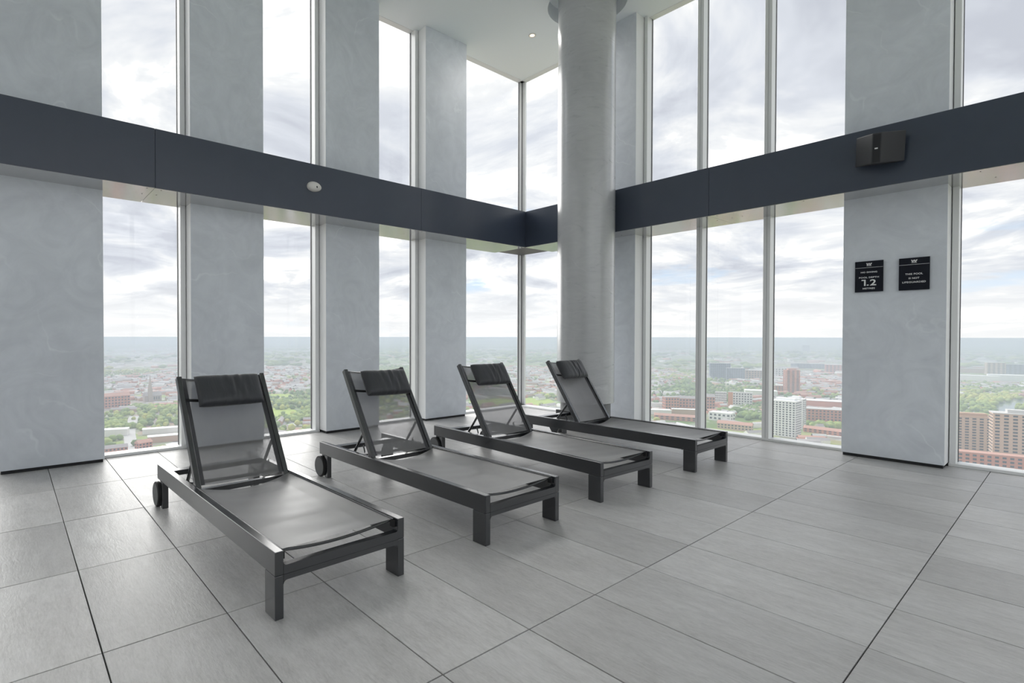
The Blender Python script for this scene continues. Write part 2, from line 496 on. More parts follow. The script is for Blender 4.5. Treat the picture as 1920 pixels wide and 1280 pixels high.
# ------------------------------------------------------------------ spandrel band of dark panels
band_l = tag(empty('trim_2', (XB, 0, ZB)), 'dark slate-blue panelled beam along the left window wall', kind='structure')
band_f = tag(empty('trim_3', (0, YB, ZB)), 'dark slate-blue panelled beam along the far window wall', kind='structure')
TH, SEAM = .02, .003
def child(o, parent):
    o.parent = parent; o.matrix_parent_inverse = Matrix.Translation(-parent.location); return o
seam_l = [YBK + .02, -2.225, 1.162, 4.549, YB + TH]
for i in range(len(seam_l) - 1):
    a, b = seam_l[i] + SEAM / 2, seam_l[i + 1] - (SEAM / 2 if i < 3 else .0005)
    o = MB().box(XB - TH, XB, a, b if i < 3 else YB - .0005, ZB, ZT).mesh('band_panel', M_BAND, bevel=.0025, seg=2)
    child(link('band_panel', o), band_l)
    s = MB().box(XGL + .02, XB - TH - .001, a, b if i < 3 else YB + .02, ZB, ZB + .02).mesh('soffit_panel', M_SOFFIT, bevel=.0015, seg=1)
    child(link('soffit_panel', s), band_l)
child(link('core', MB().box(XGL + .016, XB - TH - .002, YBK, YGL - .03, ZB + .022, ZT - .002).mesh('core', M_GASKET)), band_l)
child(link('top_cover', MB().box(XGL + .016, XB - TH - .001, YBK, YB - .001, ZT - .02, ZT).mesh('top_cover', M_BAND)), band_l)
seam_f = [XB, -3.001, .386, XR - .02]
for i in range(3):
    a, b = seam_f[i] + (SEAM / 2 if i else .0), seam_f[i + 1] - SEAM / 2
    child(link('band_panel', MB().box(a, b, YB, YB + TH, ZB, ZT).mesh('band_panel', M_BAND, bevel=.0025, seg=2)), band_f)
    child(link('soffit_panel', MB().box(a if i else XB - TH - .0, b, YB + TH + .001, YGL - .02, ZB, ZB + .02).mesh('soffit_panel', M_SOFFIT, bevel=.0015, seg=1)), band_f)
child(link('core', MB().box(XB - TH - .001, XR, YB + TH + .002, YGL - .016, ZB + .022, ZT - .002).mesh('core', M_GASKET)), band_f)
child(link('top_cover', MB().box(XB, XR, YB + TH + .001, YGL - .016, ZT - .02, ZT).mesh('top_cover', M_BAND)), band_f)
rv = MB(); rv.lathe([(.006, 0), (.005, -.002)], (0, 0, 0), n=10); rivet = rv.mesh('rivet', M_RIVET)
for x, y in ((XB - .07, 1.10), (XB - .07, 1.23), (XB - .34, 1.10), (XB - .30, 1.23), (XB - .07, 4.49), (XB - .07, 4.61), (XB - .34, 4.49), (XB - .34, 4.61)):
    child(link('rivet', rivet), band_l).location = (x, y, ZB)
for x, y in ((-3.06, YB + .07), (-2.93, YB + .07), (-3.05, YB + .36), (-2.86, YB + .34), (-2.74, YB + .34), (-2.0, YB + .07), (-4.4, YB + .3), (-.62, YB + .1), (-.55, YB + .45)):
    child(link('rivet', rivet), band_f).location = (x, y, ZB)

# ------------------------------------------------------------------ ceiling with the round recess above the column
CX, CY, CR = -4.60, 6.45, .402
RR = .555
bm = bmesh.new()
outer = [bm.verts.new(p) for p in ((XGL - .035, YBK - .16, ZC), (XR + .16, YBK - .16, ZC), (XR + .16, YGL + .035, ZC), (XGL - .035, YGL + .035, ZC))]
inner = [bm.verts.new((CX + RR * math.cos(2 * math.pi * k / 64), CY + RR * math.sin(2 * math.pi * k / 64), ZC)) for k in range(64)]
eds = [bm.edges.new((l[i], l[(i + 1) % len(l)])) for l in (outer, inner) for i in range(len(l))]
bmesh.ops.triangle_fill(bm, use_beauty=True, edges=eds)
top = [bm.verts.new((v.co.x, v.co.y, ZC + .22)) for v in inner]
for k in range(64): bm.faces.new((inner[k], inner[(k + 1) % 64], top[(k + 1) % 64], top[k]))
bm.faces.new(top)
ot = [bm.verts.new((v.co.x, v.co.y, ZC + .35)) for v in outer]
for k in range(4): bm.faces.new((outer[k], outer[(k + 1) % 4], ot[(k + 1) % 4], ot[k]))
bm.faces.new(ot)
me = bpy.data.meshes.new('ceiling'); bm.to_mesh(me); bm.free(); me.materials.append(M_CEIL)
ceiling = tag(link('ceiling', me), 'smooth white ceiling with a round recess above the column', kind='structure')

# ------------------------------------------------------------------ round column
column = tag(empty('round_column', (CX, CY, 0)), 'tall round polished plaster column standing beside the corner windows', 'column')
MB().lathe([(CR - .004, .375), (CR, .379), (CR, ZC + .21)], (0, 0, 0), n=96).build('shaft', M_COLUMN, column, smooth=True)
tag(MB().lathe([(.352, 0), (.352, .377)], (0, 0, 0), n=64).build('base', plain('grey_column_base', (.16, .165, .17), .4), column, smooth=True), 'darker recessed base')

# ------------------------------------------------------------------ downlights
M_LAMP = bpy.data.materials.new('warm_led'); M_LAMP.use_nodes = True
t = NT(M_LAMP.node_tree); t.n('ShaderNodeOutputMaterial', Surface=t.n('ShaderNodeEmission', Color=(1, .80, .52, 1), Strength=3.).outputs[0])
def downlight(x, y, label):
    r = tag(empty('downlight', (x, y, ZC)), label, 'downlight')
    MB().lathe([(.036, -.001), (.062, -.001), (.060, -.008), (.044, -.010), (.036, -.004)], (0, 0, 0), n=32).build('trim_ring', M_WHITEPLASTIC, r, smooth=True)
    MB().lathe([(.035, -.0035), (.03, -.006)], (0, 0, 0), n=24).build('lens', M_LAMP, r)
    l = bpy.data.lights.new('downlight_lamp', 'AREA'); l.shape = 'DISK'; l.size = .10; l.energy = LAMP_W; l.color = (1, .96, .92)
    o = link('lamp', l, r); o.location = (0, 0, -.02)
LAMP_W = 6.
downlight(-5.614, 6.432, 'small glowing downlight in the ceiling left of the round column')

# ------------------------------------------------------------------ sun loungers
LEN, WID, HT = 2.22, .735, .317
HL, HW = LEN / 2, WID / 2
HX, HZ = -.28, .300
BT = Vector((-.545, 0, .838)); BN = Vector((.838, 0, .545))
BLEN = .845
def bp_(s, y, d=0.):
    return Vector((HX, y, HZ)) + BT * s + BN * d
def smooth_noise(a, b): return math.sin(a * 3.1 + b * 1.7) * .5 + math.sin(a * 7.3 - b * 2.9 + 1.1) * .3
def lounger_meshes():
    P = []          # (name, mesh, parent name or None)
    rail_t = .042
    for s in (-1, 1):
        a, b = sorted((s * HW, s * (HW - rail_t)))
        P.append(('side_rail', MB().box(-HL, HL, a, b, .206, HT).mesh('side_rail', M_ALU, bevel=.003, seg=2), None))
        # foot-end leg: broad plate with a rounded shoulder to the beam
        P.append(('leg', MB().box(HL - .118, HL, a, b, 0, .2045).mesh('leg', M_ALU, bevel=.003, seg=2), None))
        P.append(('leg', MB().box(-HL + .10, -HL + .155, a, b, .004, .2045).mesh('leg', M_ALU, bevel=.003, seg=2), None))
    inn = HW - rail_t
    f = .018
    arc = [(-inn + f - f * math.cos(w), .178 - f + f * math.sin(w)) for w in (0, .4, .8, 1.2, math.pi / 2)]
    arc2 = [(-p, q) for p, q in arc[::-1]]
    P.append(('leg_beam', MB().prism(arc + arc2 + [(inn, .2045), (-inn, .2045)], 0, HL - .04, HL).mesh('leg_beam', M_ALU), None))
    f = .014
    arc = [(-inn + f - f * math.cos(w), .248 + f - f * math.sin(w)) for w in (0, .4, .8, 1.2, math.pi / 2)]
    arc2 = [(-p, q) for p, q in arc[::-1]]
    P.append(('foot_beam', MB().prism([(-inn, .206)] + arc + arc2 + [(inn, .206)], 0, HL - .04, HL).mesh('foot_beam', M_ALU), None))
    P.append(('head_beam', MB().box(-HL + .16, -HL + .24, -inn, inn, .262, .300).mesh('head_beam', M_ALU, bevel=.003), None))
    P.append(('cross_bar', MB().box(HX - .13, HX - .09, -inn, inn, .225, .262).mesh('cross_bar', M_ALU, bevel=.003), None))
    P.append(('cross_bar', MB().box(.42, .46, -inn, inn, .212, .235).mesh('cross_bar', M_ALU, bevel=.003), None))
    # seat sling, hung between the rails
    sx0, sx1 = HX + .03, HL - .045
    def seat(u_, v_):
        x = sx0 + (sx1 - sx0) * u_; y = (v_ * 2 - 1) * (inn - .003); q = 1 - (v_ * 2 - 1) ** 2
        sag = .020 + .030 * math.exp(-(u_ / .16) ** 2) - .012 * max(0, (u_ - .9) / .1)
        z = .3085 - sag * q + .0022 * q * smooth_noise(u_ * 6, v_ * 2.4)
        x += -.022 * q * math.exp(-(u_ / .08) ** 2) * -1 - .012 * q * max(0, (u_ - .9) / .1)
        return (x, y, z)
    P.append(('seat_sling', MB().grid(seat, 48, 18).mesh('seat_sling', M_SLING, smooth='all'), None))
    for s in (-1, 1):
        P.append(('sling_channel', MB().tube([(sx0, s * (inn - .006), .309), (sx1 + .01, s * (inn - .006), .309)], .0055, 8).mesh('sling_channel', M_ALU, smooth=True), None))
    bar = [(sx1 - .01 - .02 * (1 - w * w), w * (inn - .004), .302 - .034 * (1 - w * w)) for w in [i / 10 for i in range(-10, 11)]]
    P.append(('spreader_bar', MB().tube(bar, .008, 10).mesh('spreader_bar', M_ALU, smooth=True), None))
    for s in (-1, 1):
        P.append(('end_plug', MB().box(sx1 - .012, sx1 + .022, *sorted((s * (inn), s * (inn - .016))), .268, .304).mesh('end_plug', M_RUBBER, bevel=.002), None))
    # backrest
    yc = .305
    for s in (1, -1):
        fr = MB(); fr.obox(bp_(BLEN / 2 - .01, s * yc, -.004), BT * (BLEN / 2 + .01), Vector((0, .018, 0)), BN * .023)
        P.append(('backrest_tube', fr.mesh('backrest_tube', M_ALU, bevel=.005, seg=2), None))
    bow = lambda w, k: k * (1 - w * w)
    ws = [i / 10 for i in range(-10, 11)]
    P.append(('backrest_top_bar', MB().tube([bp_(BLEN - .012, w * .296, -.006 - bow(w, .048)) for w in ws], .009, 10).mesh('backrest_top_bar', M_ALU, smooth=True), 'backrest_tube'))
    P.append(('backrest_lower_bar', MB().tube([bp_(.05, w * .296, -.022 - bow(w, .03)) for w in ws], .013, 10).mesh('backrest_lower_bar', M_ALU, smooth=True), 'backrest_tube'))
    def back(u_, v_):
        w = v_ * 2 - 1; q = 1 - w * w
        d = .006 - q * (.026 + .028 * u_) + .0015 * q * smooth_noise(u_ * 4, v_ * 3)
        return bp_(.012 + (BLEN - .026) * u_, w * .297, d)
    P.append(('backrest_sling', MB().grid(back, 30, 16).mesh('backrest_sling', M_SLING, smooth='all'), 'backrest_tube'))
    for s in (-1, 1):
        def hem(u_, v_, s=s):
            w = s * (1 - .13 * v_); q = 1 - w * w
            return bp_(.012 + (BLEN - .026) * u_, w * .297, .0075 - q * (.026 + .028 * u_))
        P.append(('sling_hem', MB().grid(hem, 24, 2).mesh('sling_hem', M_HEM, smooth='all'), 'backrest_tube'))
    # folding prop: U-shaped bar standing in the notched plates
    a0 = bp_(.275, 0, -.03); ax, az = a0.x, a0.z; bx, bz = -.655, .255
    U = [(ax, -.272, az)]
    for k in range(1, 9): U.append((ax + (bx - ax) * k / 9, -.272, az + (bz - az) * k / 9))
    for k in range(0, 5):
        w = k / 4 * math.pi / 2; U.append((bx, -.272 + .06 * (1 - math.cos(w)), bz - .02 * math.sin(w)))
    U += [(p[0], -p[1], p[2]) for p in U[::-1]]
    P.append(('prop_bar', MB().tube(U, .012, 10).mesh('prop_bar', M_ALU, smooth=True), None))
    for s in (-1, 1):
        pl = [(-.70, .215), (-.36, .215), (-.36, .24), (-.40, .262), (-.44, .24), (-.48, .262), (-.52, .24), (-.56, .262), (-.60, .24), (-.64, .266), (-.70, .25)]
        P.append(('notch_plate', MB().prism(pl, 1, s * .262, s * .267).mesh('notch_plate', M_ALU), None))
        hk = [(-.505, .355), (-.49, .335), (-.475, .30), (-.468, .315), (-.478, .345), (-.49, .372)]
        P.append(('hook', MB().prism(hk, 1, s * .262, s * .267).mesh('hook', M_ALU), 'prop_bar'))
    # wheels at the head end
    for s in (-1, 1):
        y0 = s * (HW + .006)
        P.append(('wheel', MB().lathe([(.088, -.017), (.095, -.012), (.095, .012), (.088, .017)], (-HL + .035, y0, .095), axis=1, n=40).mesh('wheel', M_RUBBER, smooth=True), None))
        P.append(('wheel_cap', MB().lathe([(.084, -.0015), (.080, .0035)][:: 1], (-HL + .035, y0 + s * .017, .095), axis=1, n=40).mesh('wheel_cap', M_WHEELFACE, smooth=True), 'wheel%d' % s))
        P.append(('axle_plate', MB().box(-HL + .02, -HL + .11, *sorted((s * (HW - .014), s * (HW - .036))), .07, .2045).mesh('axle_plate', M_ALU, bevel=.003), None))
    P.append(('lever', MB().obox((HL - .135, -HW + .05, .197), (.022, 0, .003), (0, .008, 0), (0, 0, .003)).mesh('lever', M_STEEL, bevel=.001), None))
    return P
PILLOW_W, PILLOW_H, PILLOW_T = .475, .25, .112
def pillow_mesh(seed):
    rnd = random.Random(seed); ph = [rnd.uniform(0, 6) for _ in range(4)]
    n, m_ = 60, 34
    def sup(w, e=9.): return max(0., 1 - abs(w) ** e) ** (1 / 2.2)
    mb = MB()
    for side in (1, -1):
        def fn(u_, v_):
            a, b = u_ * 2 - 1, v_ * 2 - 1
            th = PILLOW_T / 2 * sup(a) * sup(b, 6.) * (.84 + .16 * (1 - a * a) * (1 - b * b))
            fold = .0045 * sup(a) * sup(b) * (math.sin(a * 19 + ph[0] + b * 1.6) * math.exp(-((a - .15) / .42) ** 2) + .6 * math.sin(a * 33 + ph[1] - b * 2.2) * math.exp(-((a - .2) / .3) ** 2))
            y = a * PILLOW_W / 2 * (1 - .012 * (1 - b * b)); s = b * PILLOW_H / 2 * (1 - .03 * (1 - a * a) * (1 if b > 0 else -.6))
            return (side * th + (fold if side > 0 else 0), y, s)
        mb.grid(fn, n, m_)
    return mb.mesh('pillow', M_PILLOW, smooth='all')
PARTS = lounger_meshes()
def lounger(fn, bn, label, pil, bracket=False, seed=1):
    f, b = Vector((*fn, 0)), Vector((*bn, 0)); d = (f - b).normalized(); nrm = Vector((-d.y, d.x, 0))
    c = f - d * HL + nrm * HW
    root = tag(empty('sun_lounger', (c.x, c.y, 0), math.atan2(d.y, d.x)), label, 'sun lounger', 'row of four dark sun loungers')
    made = {}; nw = 0
    for name, me, par in PARTS:
        o = link(name, me); o.parent = made.get(par, root) if par else root
        if name == 'wheel': nw += 1; made['wheel%d' % (-1 if nw == 1 else 1)] = o
        else: made[name] = o
    dy, ds, roll = pil
    p = tag(link('pillow', pillow_mesh(seed), root), 'black padded head pillow with gathered creases')
    s0 = BLEN - PILLOW_H / 2 - ds
    ori = Matrix((( BN.x, 0, BT.x), (0, 1, 0), (BN.z, 0, BT.z))).to_4x4()
    p.matrix_local = Matrix.Translation(bp_(s0, dy, .042)) @ ori @ Matrix.Rotation(roll, 4, 'X')
    # elastic strap round the back at the pillow's lower part
    st = MB()
    ws = [i / 8 for i in range(-8, 9)]
    for i in range(16):
        a, b2 = ws[i], ws[i + 1]
        q0, q1 = bp_(s0 - .045, a * .292, .012 - .045 * (1 - a * a)), bp_(s0 - .045, b2 * .292, .012 - .045 * (1 - b2 * b2))
        st.obox((q0 + q1) / 2, (q1 - q0) * .5, BT * .011, BN * .0012)
    st.build('pillow_strap', M_RUBBER, root)
    if bracket:
        MB().prism([(-.665, .2045), (-.525, .2045), (-.585, .118), (-.605, .118)], 1, -HW + .004, -HW + .034).build('bracket', M_ALU, root, bevel=.002)
    return root
lounger((-2.350, .934), (-4.585, .882), 'nearest dark sun lounger, at the front left of the row', (.022, .022, .0), seed=4)
lounger((-2.362, 2.286), (-4.550, 2.256), 'second sun lounger from the front, between the nearest and the third', (.055, .045, -.012), seed=9)
lounger((-2.410, 3.585), (-4.670, 3.672), 'third sun lounger from the front, slightly turned, with the glass corner behind it', (.045, .03, .0), seed=15)
lounger((-2.370, 5.088), (-4.590, 5.078), 'farthest sun lounger, in front of the round column', (.03, .03, .01), bracket=True, seed=22)

# ------------------------------------------------------------------ signs on the far pier
def text_mesh(body, w, h, bold=.012):
    cu = bpy.data.curves.new('txt', 'FONT'); cu.body = body; cu.align_x = 'CENTER'; cu.size = 1; cu.offset = bold; cu.extrude = .0; cu.resolution_u = 6
    cu.space_character = 1.08
    o = bpy.data.objects.new('txt', cu); COL.objects.link(o)
    bpy.context.view_layer.update()
    me = bpy.data.meshes.new_from_object(o.evaluated_get(bpy.context.evaluated_depsgraph_get()))
    bpy.data.objects.remove(o)
    xs_ = [v.co.x for v in me.vertices]; ys_ = [v.co.y for v in me.vertices]
    x0, x1, y0, y1 = min(xs_), max(xs_), min(ys_), max(ys_)
    for v in me.vertices:
        v.co = ((v.co.x - (x0 + x1) / 2) / (x1 - x0) * w, 0, (v.co.y - (y0 + y1) / 2) / (y1 - y0) * h)
    bm = bmesh.new(); bm.from_mesh(me)
    r = bmesh.ops.extrude_face_region(bm, geom=bm.faces[:])
    for v in [g_ for g_ in r['geom'] if isinstance(g_, bmesh.types.BMVert)]: v.co.y -= .0008
    bm.to_mesh(me); bm.free()
    me.materials.clear(); me.materials.append(M_LETTER)
    return me
def sign(x0, x1, z0, z1, label, lines):
    w, h = x1 - x0, z1 - z0; yb = YP - .012
    r = tag(empty('wall_sign', ((x0 + x1) / 2, yb, z0)), label, 'sign', 'pool rule signs on the far pier')
    MB().box(-w / 2, w / 2, -.008, 0, 0, h).build('plate', M_SIGN, r, bevel=.0012)
    for sx in (-1, 1):
        for zz in (.04, h - .04): MB().lathe([(.008, 0), (.008, .012)], (sx * (w / 2 - .03), 0, zz), axis=1, n=12).build('standoff', M_STEEL, r)
    yf = -.0082
    MB().box(-w / 2 + .003, w / 2 - .003, yf - .0006, yf, h * .785, h * .793).build('rule_line', M_LETTER, r)
    # emblem: a heavy W with its right arm cut to a flag, underlined
    e = MB(); k = .048; zt_ = h * .935; zb_ = h * .862; H_ = zt_ - zb_
    def quad(pts): e.prism([(p[0] * k, zb_ + p[1] * H_) for p in pts], 1, yf - .0008, yf)
    quad([(-.5, 1), (-.28, 1), (-.13, 0), (-.35, 0)]); quad([(-.35, 0), (-.13, 0), (.12, 1), (-.08, 1)])
    quad([(-.08, 1), (.12, 1), (.30, 0), (.08, 0)]); quad([(.08, 0), (.30, 0), (.56, 1), (.32, 1)])
    quad([(-.42, -.12), (.42, -.12), (.42, -.32), (-.42, -.32)])
    e.build('emblem', M_LETTER, r)
    for body, cw, top_, bot_ in lines:
        if body == '1.2':      # the one with its flag, then the point and the two
            z0_, z1_ = h * (1 - bot_), h * (1 - top_); H2 = z1_ - z0_; x_ = -w * .26
            one = [(x_, z1_ - H2 * .17), (x_, z1_), (x_ + .036, z1_), (x_ + .036, z0_), (x_ + .022, z0_), (x_ + .022, z1_ - H2 * .17)]
            MB().prism(one, 1, yf - .0008, yf).build('lettering', M_LETTER, r)
            o = link('lettering', text_mesh('.2', w * .335, H2, .02), r); o.location = (w * .0925, yf, (z0_ + z1_) / 2)
            continue
        o = link('lettering', text_mesh(body, w * cw, h * (bot_ - top_), .02), r); o.location = (0, yf, h * (1 - (top_ + bot_) / 2))
    return r
sign(-1.6015, -1.3595, 1.795, 2.126, 'dark sign on the grey pier reading NO DIVING POOL DEPTH 1.2 METRES',
     [('NO DIVING', .58, .335, .385), ('POOL DEPTH', .70, .505, .555), ('1.2', .52, .60, .80), ('METRES', .43, .86, .915)])
sign(-1.2335, -.9945, 1.791, 2.121, 'dark sign on the grey pier reading THIS POOL IS NOT LIFEGUARDED',
     [('THIS POOL', .57, .475, .53), ('IS NOT', .35, .605, .66), ('LIFEGUARDED', .76, .725, .78)])

# ------------------------------------------------------------------ loudspeaker on the band
spk = tag(empty('wall_speaker', (-1.31, YB, 3.02)), 'black wedge-shaped loudspeaker fixed to the dark beam above the signs', 'loudspeaker')
tilt = Matrix.Rotation(math.radians(10), 4, 'X') @ Matrix.Rotation(math.radians(4), 4, 'Y')
def spk_part(name, mat, pts, z0, z1, bevel):
    mb = MB(); mb.prism(pts, 2, z0, z1); me = mb.mesh(name, mat, bevel=bevel, seg=3)
    o = link(name, me, spk); o.matrix_local = Matrix.Translation((0, -.03, .012)) @ tilt
    return o
spk_part('cabinet', M_SPK_GREY, [(-.205, -.02), (-.035, -.215), (.035, -.215), (.185, -.02), (.12, .03), (-.12, .03)], 0, .285, .008)
spk_part('grille', M_BLACK, [(-.028, -.2185), (.030, -.2185), (.182, -.0215), (.176, -.017), (.028, -.211), (-.026, -.211)], .012, .272, .002)
tag(spk_part('badge', M_LETTER, [(-.012, -.2205), (.012, -.2205), (.012, -.218), (-.012, -.218)], .135, .147, 0), 'small pale badge')
MB().box(-.05, .05, -.05, -.002, .10, .22).build('wall_bracket', M_BLACK, spk, bevel=.004)

# ------------------------------------------------------------------ motion sensor on the left band
sn = tag(empty('motion_sensor', (XB, 2.89, 3.135)), 'small white egg-shaped sensor with a black eye on the left beam', 'sensor')
mb = MB()
def egg(u_, v_):
    a = u_ * math.pi / 2; w = v_ * 2 * math.pi
    rr = math.sin(a)
    ry, rz = .092 * (1 + .10 * math.cos(w)), (.066 if math.sin(w) > 0 else .054)
    return (.075 * math.cos(a) ** .8, rr * ry * math.cos(w), rr * rz * math.sin(w))
mb.grid(egg, 14, 36)
mb.build('housing', M_WHITEPLASTIC, sn, smooth='all')
MB().lathe([(.096, 0), (.096, .006)], (0, 0, 0), axis=0, n=40).mesh('x', M_WHITEPLASTIC)
e = MB(); e.lathe([(.014, 0), (.014, .003), (.008, .006)], (0, 0, 0), axis=0, n=20); eye = e.build('eye', M_BLACK, sn)
eye.location = (.068, .020, -.006); eye.rotation_euler = (0, .05, .32)
# ------------------------------------------------------------------ the city far below
GZ = -150.0
rnd = random.Random(11); npr = np.random.RandomState(5)
def ground_material():
    m, t = material('distant_ground')
    pos = t.n('ShaderNodeNewGeometry').outputs['Position']
    v1 = t.n('ShaderNodeTexVoronoi', Vector=pos, Scale=1 / 110.)
    v2 = t.n('ShaderNodeTexVoronoi', Vector=pos, Scale=1 / 26.)
    nz = t.noise(pos, 1 / 520., 5, .55)
    s1 = t.n('ShaderNodeSeparateColor', Color=v1.outputs['Color']); s2 = t.n('ShaderNodeSeparateColor', Color=v2.outputs['Color'])
    green = t.ramp(s1.outputs[0], [(0., (.10, .16, .05)), (.45, (.17, .25, .07)), (.8, (.27, .34, .10)), (1., (.36, .40, .13))])
    urban = t.ramp(s2.outputs[0], [(0., (.24, .21, .20)), (.3, (.34, .30, .28)), (.55, (.42, .27, .22)), (.75, (.30, .32, .31)), (.9, (.62, .60, .58)), (.97, (.80, .80, .80))])
    mask = t.ramp(t.math('ADD', nz, t.math('MULTIPLY', s2.outputs[1], .22)), [(.52, 0.), (.66, 1.)])
    c = t.mix(mask, green, urban)
    b = t.n('ShaderNodeBsdfPrincipled', Base__Color=c, Roughness=.9)
    b.inputs['Specular IOR Level'].default_value = .1
    t.n('ShaderNodeOutputMaterial', Surface=b.outputs[0])
    return m
g = MB(); RAD = 25500.
ring = [(RAD * math.cos(2 * math.pi * k / 128), RAD * math.sin(2 * math.pi * k / 128), GZ) for k in range(128)]
g.v = ring; g.face(range(128))
ground = tag(g.build('ground', ground_material()), 'hazy green and built-up land stretching to the horizon', kind='structure')

def ground_at(px, py): return on_z(px, py, GZ)
C_ = {}
def cm(name, col, rough=.85):
    if name not in C_: C_[name] = plain(name, col, rough, spec=.2, vary=.45 if 'leaves' in name else 0., bscale=9.)
    return C_[name]
BRICK = cm('far_red_brick', (.60, .27, .20)); BROWN = cm('far_brown_brick', (.50, .34, .25)); PALE = cm('far_pale_render', (.80, .78, .75)); WHITE = cm('far_white_cladding', (.88, .88, .88))
BLUEGREY = cm('far_blue_grey_cladding', (.22, .25, .32)); SLATE = cm('far_slate_roof', (.40, .37, .37)); REDTILE = cm('far_red_tiles', (.56, .32, .26)); GREYROOF = cm('far_grey_roof', (.58, .57, .56))
DARKWIN = cm('far_dark_windows', (.07, .08, .10), .3); ORANGE = cm('far_orange_panel', (.62, .28, .14)); TEAL = cm('far_teal_roof', (.25, .48, .42)); STONE = cm('far_stone', (.45, .38, .33)); TAN = cm('far_tan_brick', (.62, .46, .36))
ROADM = cm('far_road', (.50, .49, .48)); WATER = plain('far_river_water', (.20, .25, .27), .12, spec=.6); FIELD = plain('far_playing_field', (.36, .46, .10), .9, spec=.1, vary=.12, bscale=1.)
blocked = []
def frame_at(px0, px1, base, top, turn=0.):
    pm = (px0 + px1) / 2; c = ground_at(pm, base); Z = project(c.x, c.y, GZ)[2]
    w = (px1 - px0) * Z / F_PX; h = (base - top) * Z / F_PX
    right = Vector((R_.x, R_.y, 0)).normalized(); back = Vector((c.x, c.y, 0)).normalized()
    ang = math.atan2(right.y, right.x) * 0 + math.atan2(back.y, back.x) - math.pi / 2 + turn
    # width seen square-on to the line of sight
    k = max(.25, right.dot(Vector((math.cos(ang - turn), math.sin(ang - turn), 0))))
    return c, w / k, h, ang
def building(name, label, px0, px1, top, base, depth, wall, roof, turn=0., rows=0, cols=0, gable=False, cap=None, bands=False, cat='building', group=None):
    c, w, h, a = frame_at(px0, px1, base, top, turn)
    r = tag(empty(name, (c.x, c.y, GZ), a), label, cat, group); blocked.append((c.x, c.y, w / 2 + 14, depth))
    hw = w / 2
    MB().box(-hw, hw, 0, depth, 0, h).build('wall', wall, r, fix=True)
    if gable:
        MB().prism([(-1, h - .2), (depth + 1, h - .2), (depth / 2, h + depth * .36)], 0, -hw - .6, hw + .6).build('roof', roof, r)
    else:
        q = MB(); q.box(-hw - .3, hw + .3, -.3, depth + .3, h, h + .8); q.build('roof', roof, r)
        if cap: MB().box(-hw * cap, hw * cap, depth * .25, depth * .75, h + .8, h + 4.5).build('roof_plant', roof if cap < .7 else wall, r)
    if rows:
        q = MB(); sw = w / cols; sh = h / (rows + .3)
        for i in range(rows):
            z = sh * (i + .45)
            if bands: q.box(-hw + sw * .3, hw - sw * .3, -.35, .1, z, z + sh * .5)
            for j in range(cols):
                if not bands: q.box(-hw + sw * (j + .24), -hw + sw * (j + .76), -.35, .1, z, z + sh * .52)
            nd = max(2, int(depth / max(sw, 3)))
            for j in range(nd):
                for sx in (-1, 1):
                    y = depth * (j + .28) / nd
                    q.box(*sorted((sx * (hw + .3), sx * (hw - .1))), y, y + depth / nd * .46, z, z + sh * .52)
        tag(q.build('windows', DARKWIN, r), kind='stuff')
    return r
# far-wall window nearest the column
building('brick_mill', 'square red-brick block left of the terraces in the first light of the three-light window', 1249, 1272, 745, 768, 22, BRICK, SLATE, .3, 4, 5)
building('brick_terrace', 'long red-brick terrace behind the white sheds in the first light', 1272, 1316, 747, 765, 14, BRICK, SLATE, .12, 3, 9, True)
building('shed', 'white flat-roofed shed at the foot of the first light', 1214, 1256, 769, 777, 18, PALE, WHITE, .2)
building('shed', 'white flat-roofed shed beside the brick terrace', 1265, 1312, 768, 778, 14, BROWN, WHITE, .15)
building('shed', 'long grey-roofed shed at the left of the first light', 1200, 1238, 756, 761, 14, PALE, GREYROOF, .0)
building('brick_terrace', 'low red-brick building under the white sheds', 1232, 1300, 780, 788, 10, BRICK, REDTILE, -.1, 2, 8, True)
# middle light
building('apartment_block', 'tallest dark blue-grey apartment block in the middle light', 1335, 1366, 681, 709, 16, BLUEGREY, GREYROOF, .25, 8, 10)
building('apartment_block', 'lower dark blue-grey apartment block stepping down to the brick office', 1366, 1393, 690, 712, 14, BLUEGREY, GREYROOF, .25, 6, 8)
building('brick_office', 'brown brick office block beside the dark apartments', 1393, 1424, 694, 710, 30, BROWN, GREYROOF, .0, 4, 8)
building('apartment_block', 'white and orange apartment block at the left in the middle light', 1343, 1360, 735, 757, 9, WHITE, GREYROOF, .0, 5, 7)
building('apartment_block', 'white and orange apartment block at the right in the middle light', 1378, 1406, 736, 760, 10, WHITE, GREYROOF, .0, 5, 7)
building('stair_tower', 'orange-brick stair tower between the two white apartment blocks', 1366, 1373, 735, 761, 6, ORANGE, GREYROOF, .0)
building('workshop', 'small white flat-roofed building near the foot of the middle light', 1332, 1366, 774, 789, 22, WHITE, WHITE, -.35, 2, 5)
building('brick_terrace', 'low brown building with pitched roof at the foot of the middle light', 1351, 1402, 795, 806, 11, TAN, REDTILE, -.2, 2, 10, True)
building('brick_terrace', 'red-brick building at the left edge of the middle light', 1326, 1339, 744, 768, 16, BRICK, SLATE, .2, 4, 3, True)
building('warehouse', 'long white-roofed warehouse behind the white and orange blocks', 1405, 1450, 733, 741, 40, PALE, WHITE, .1)
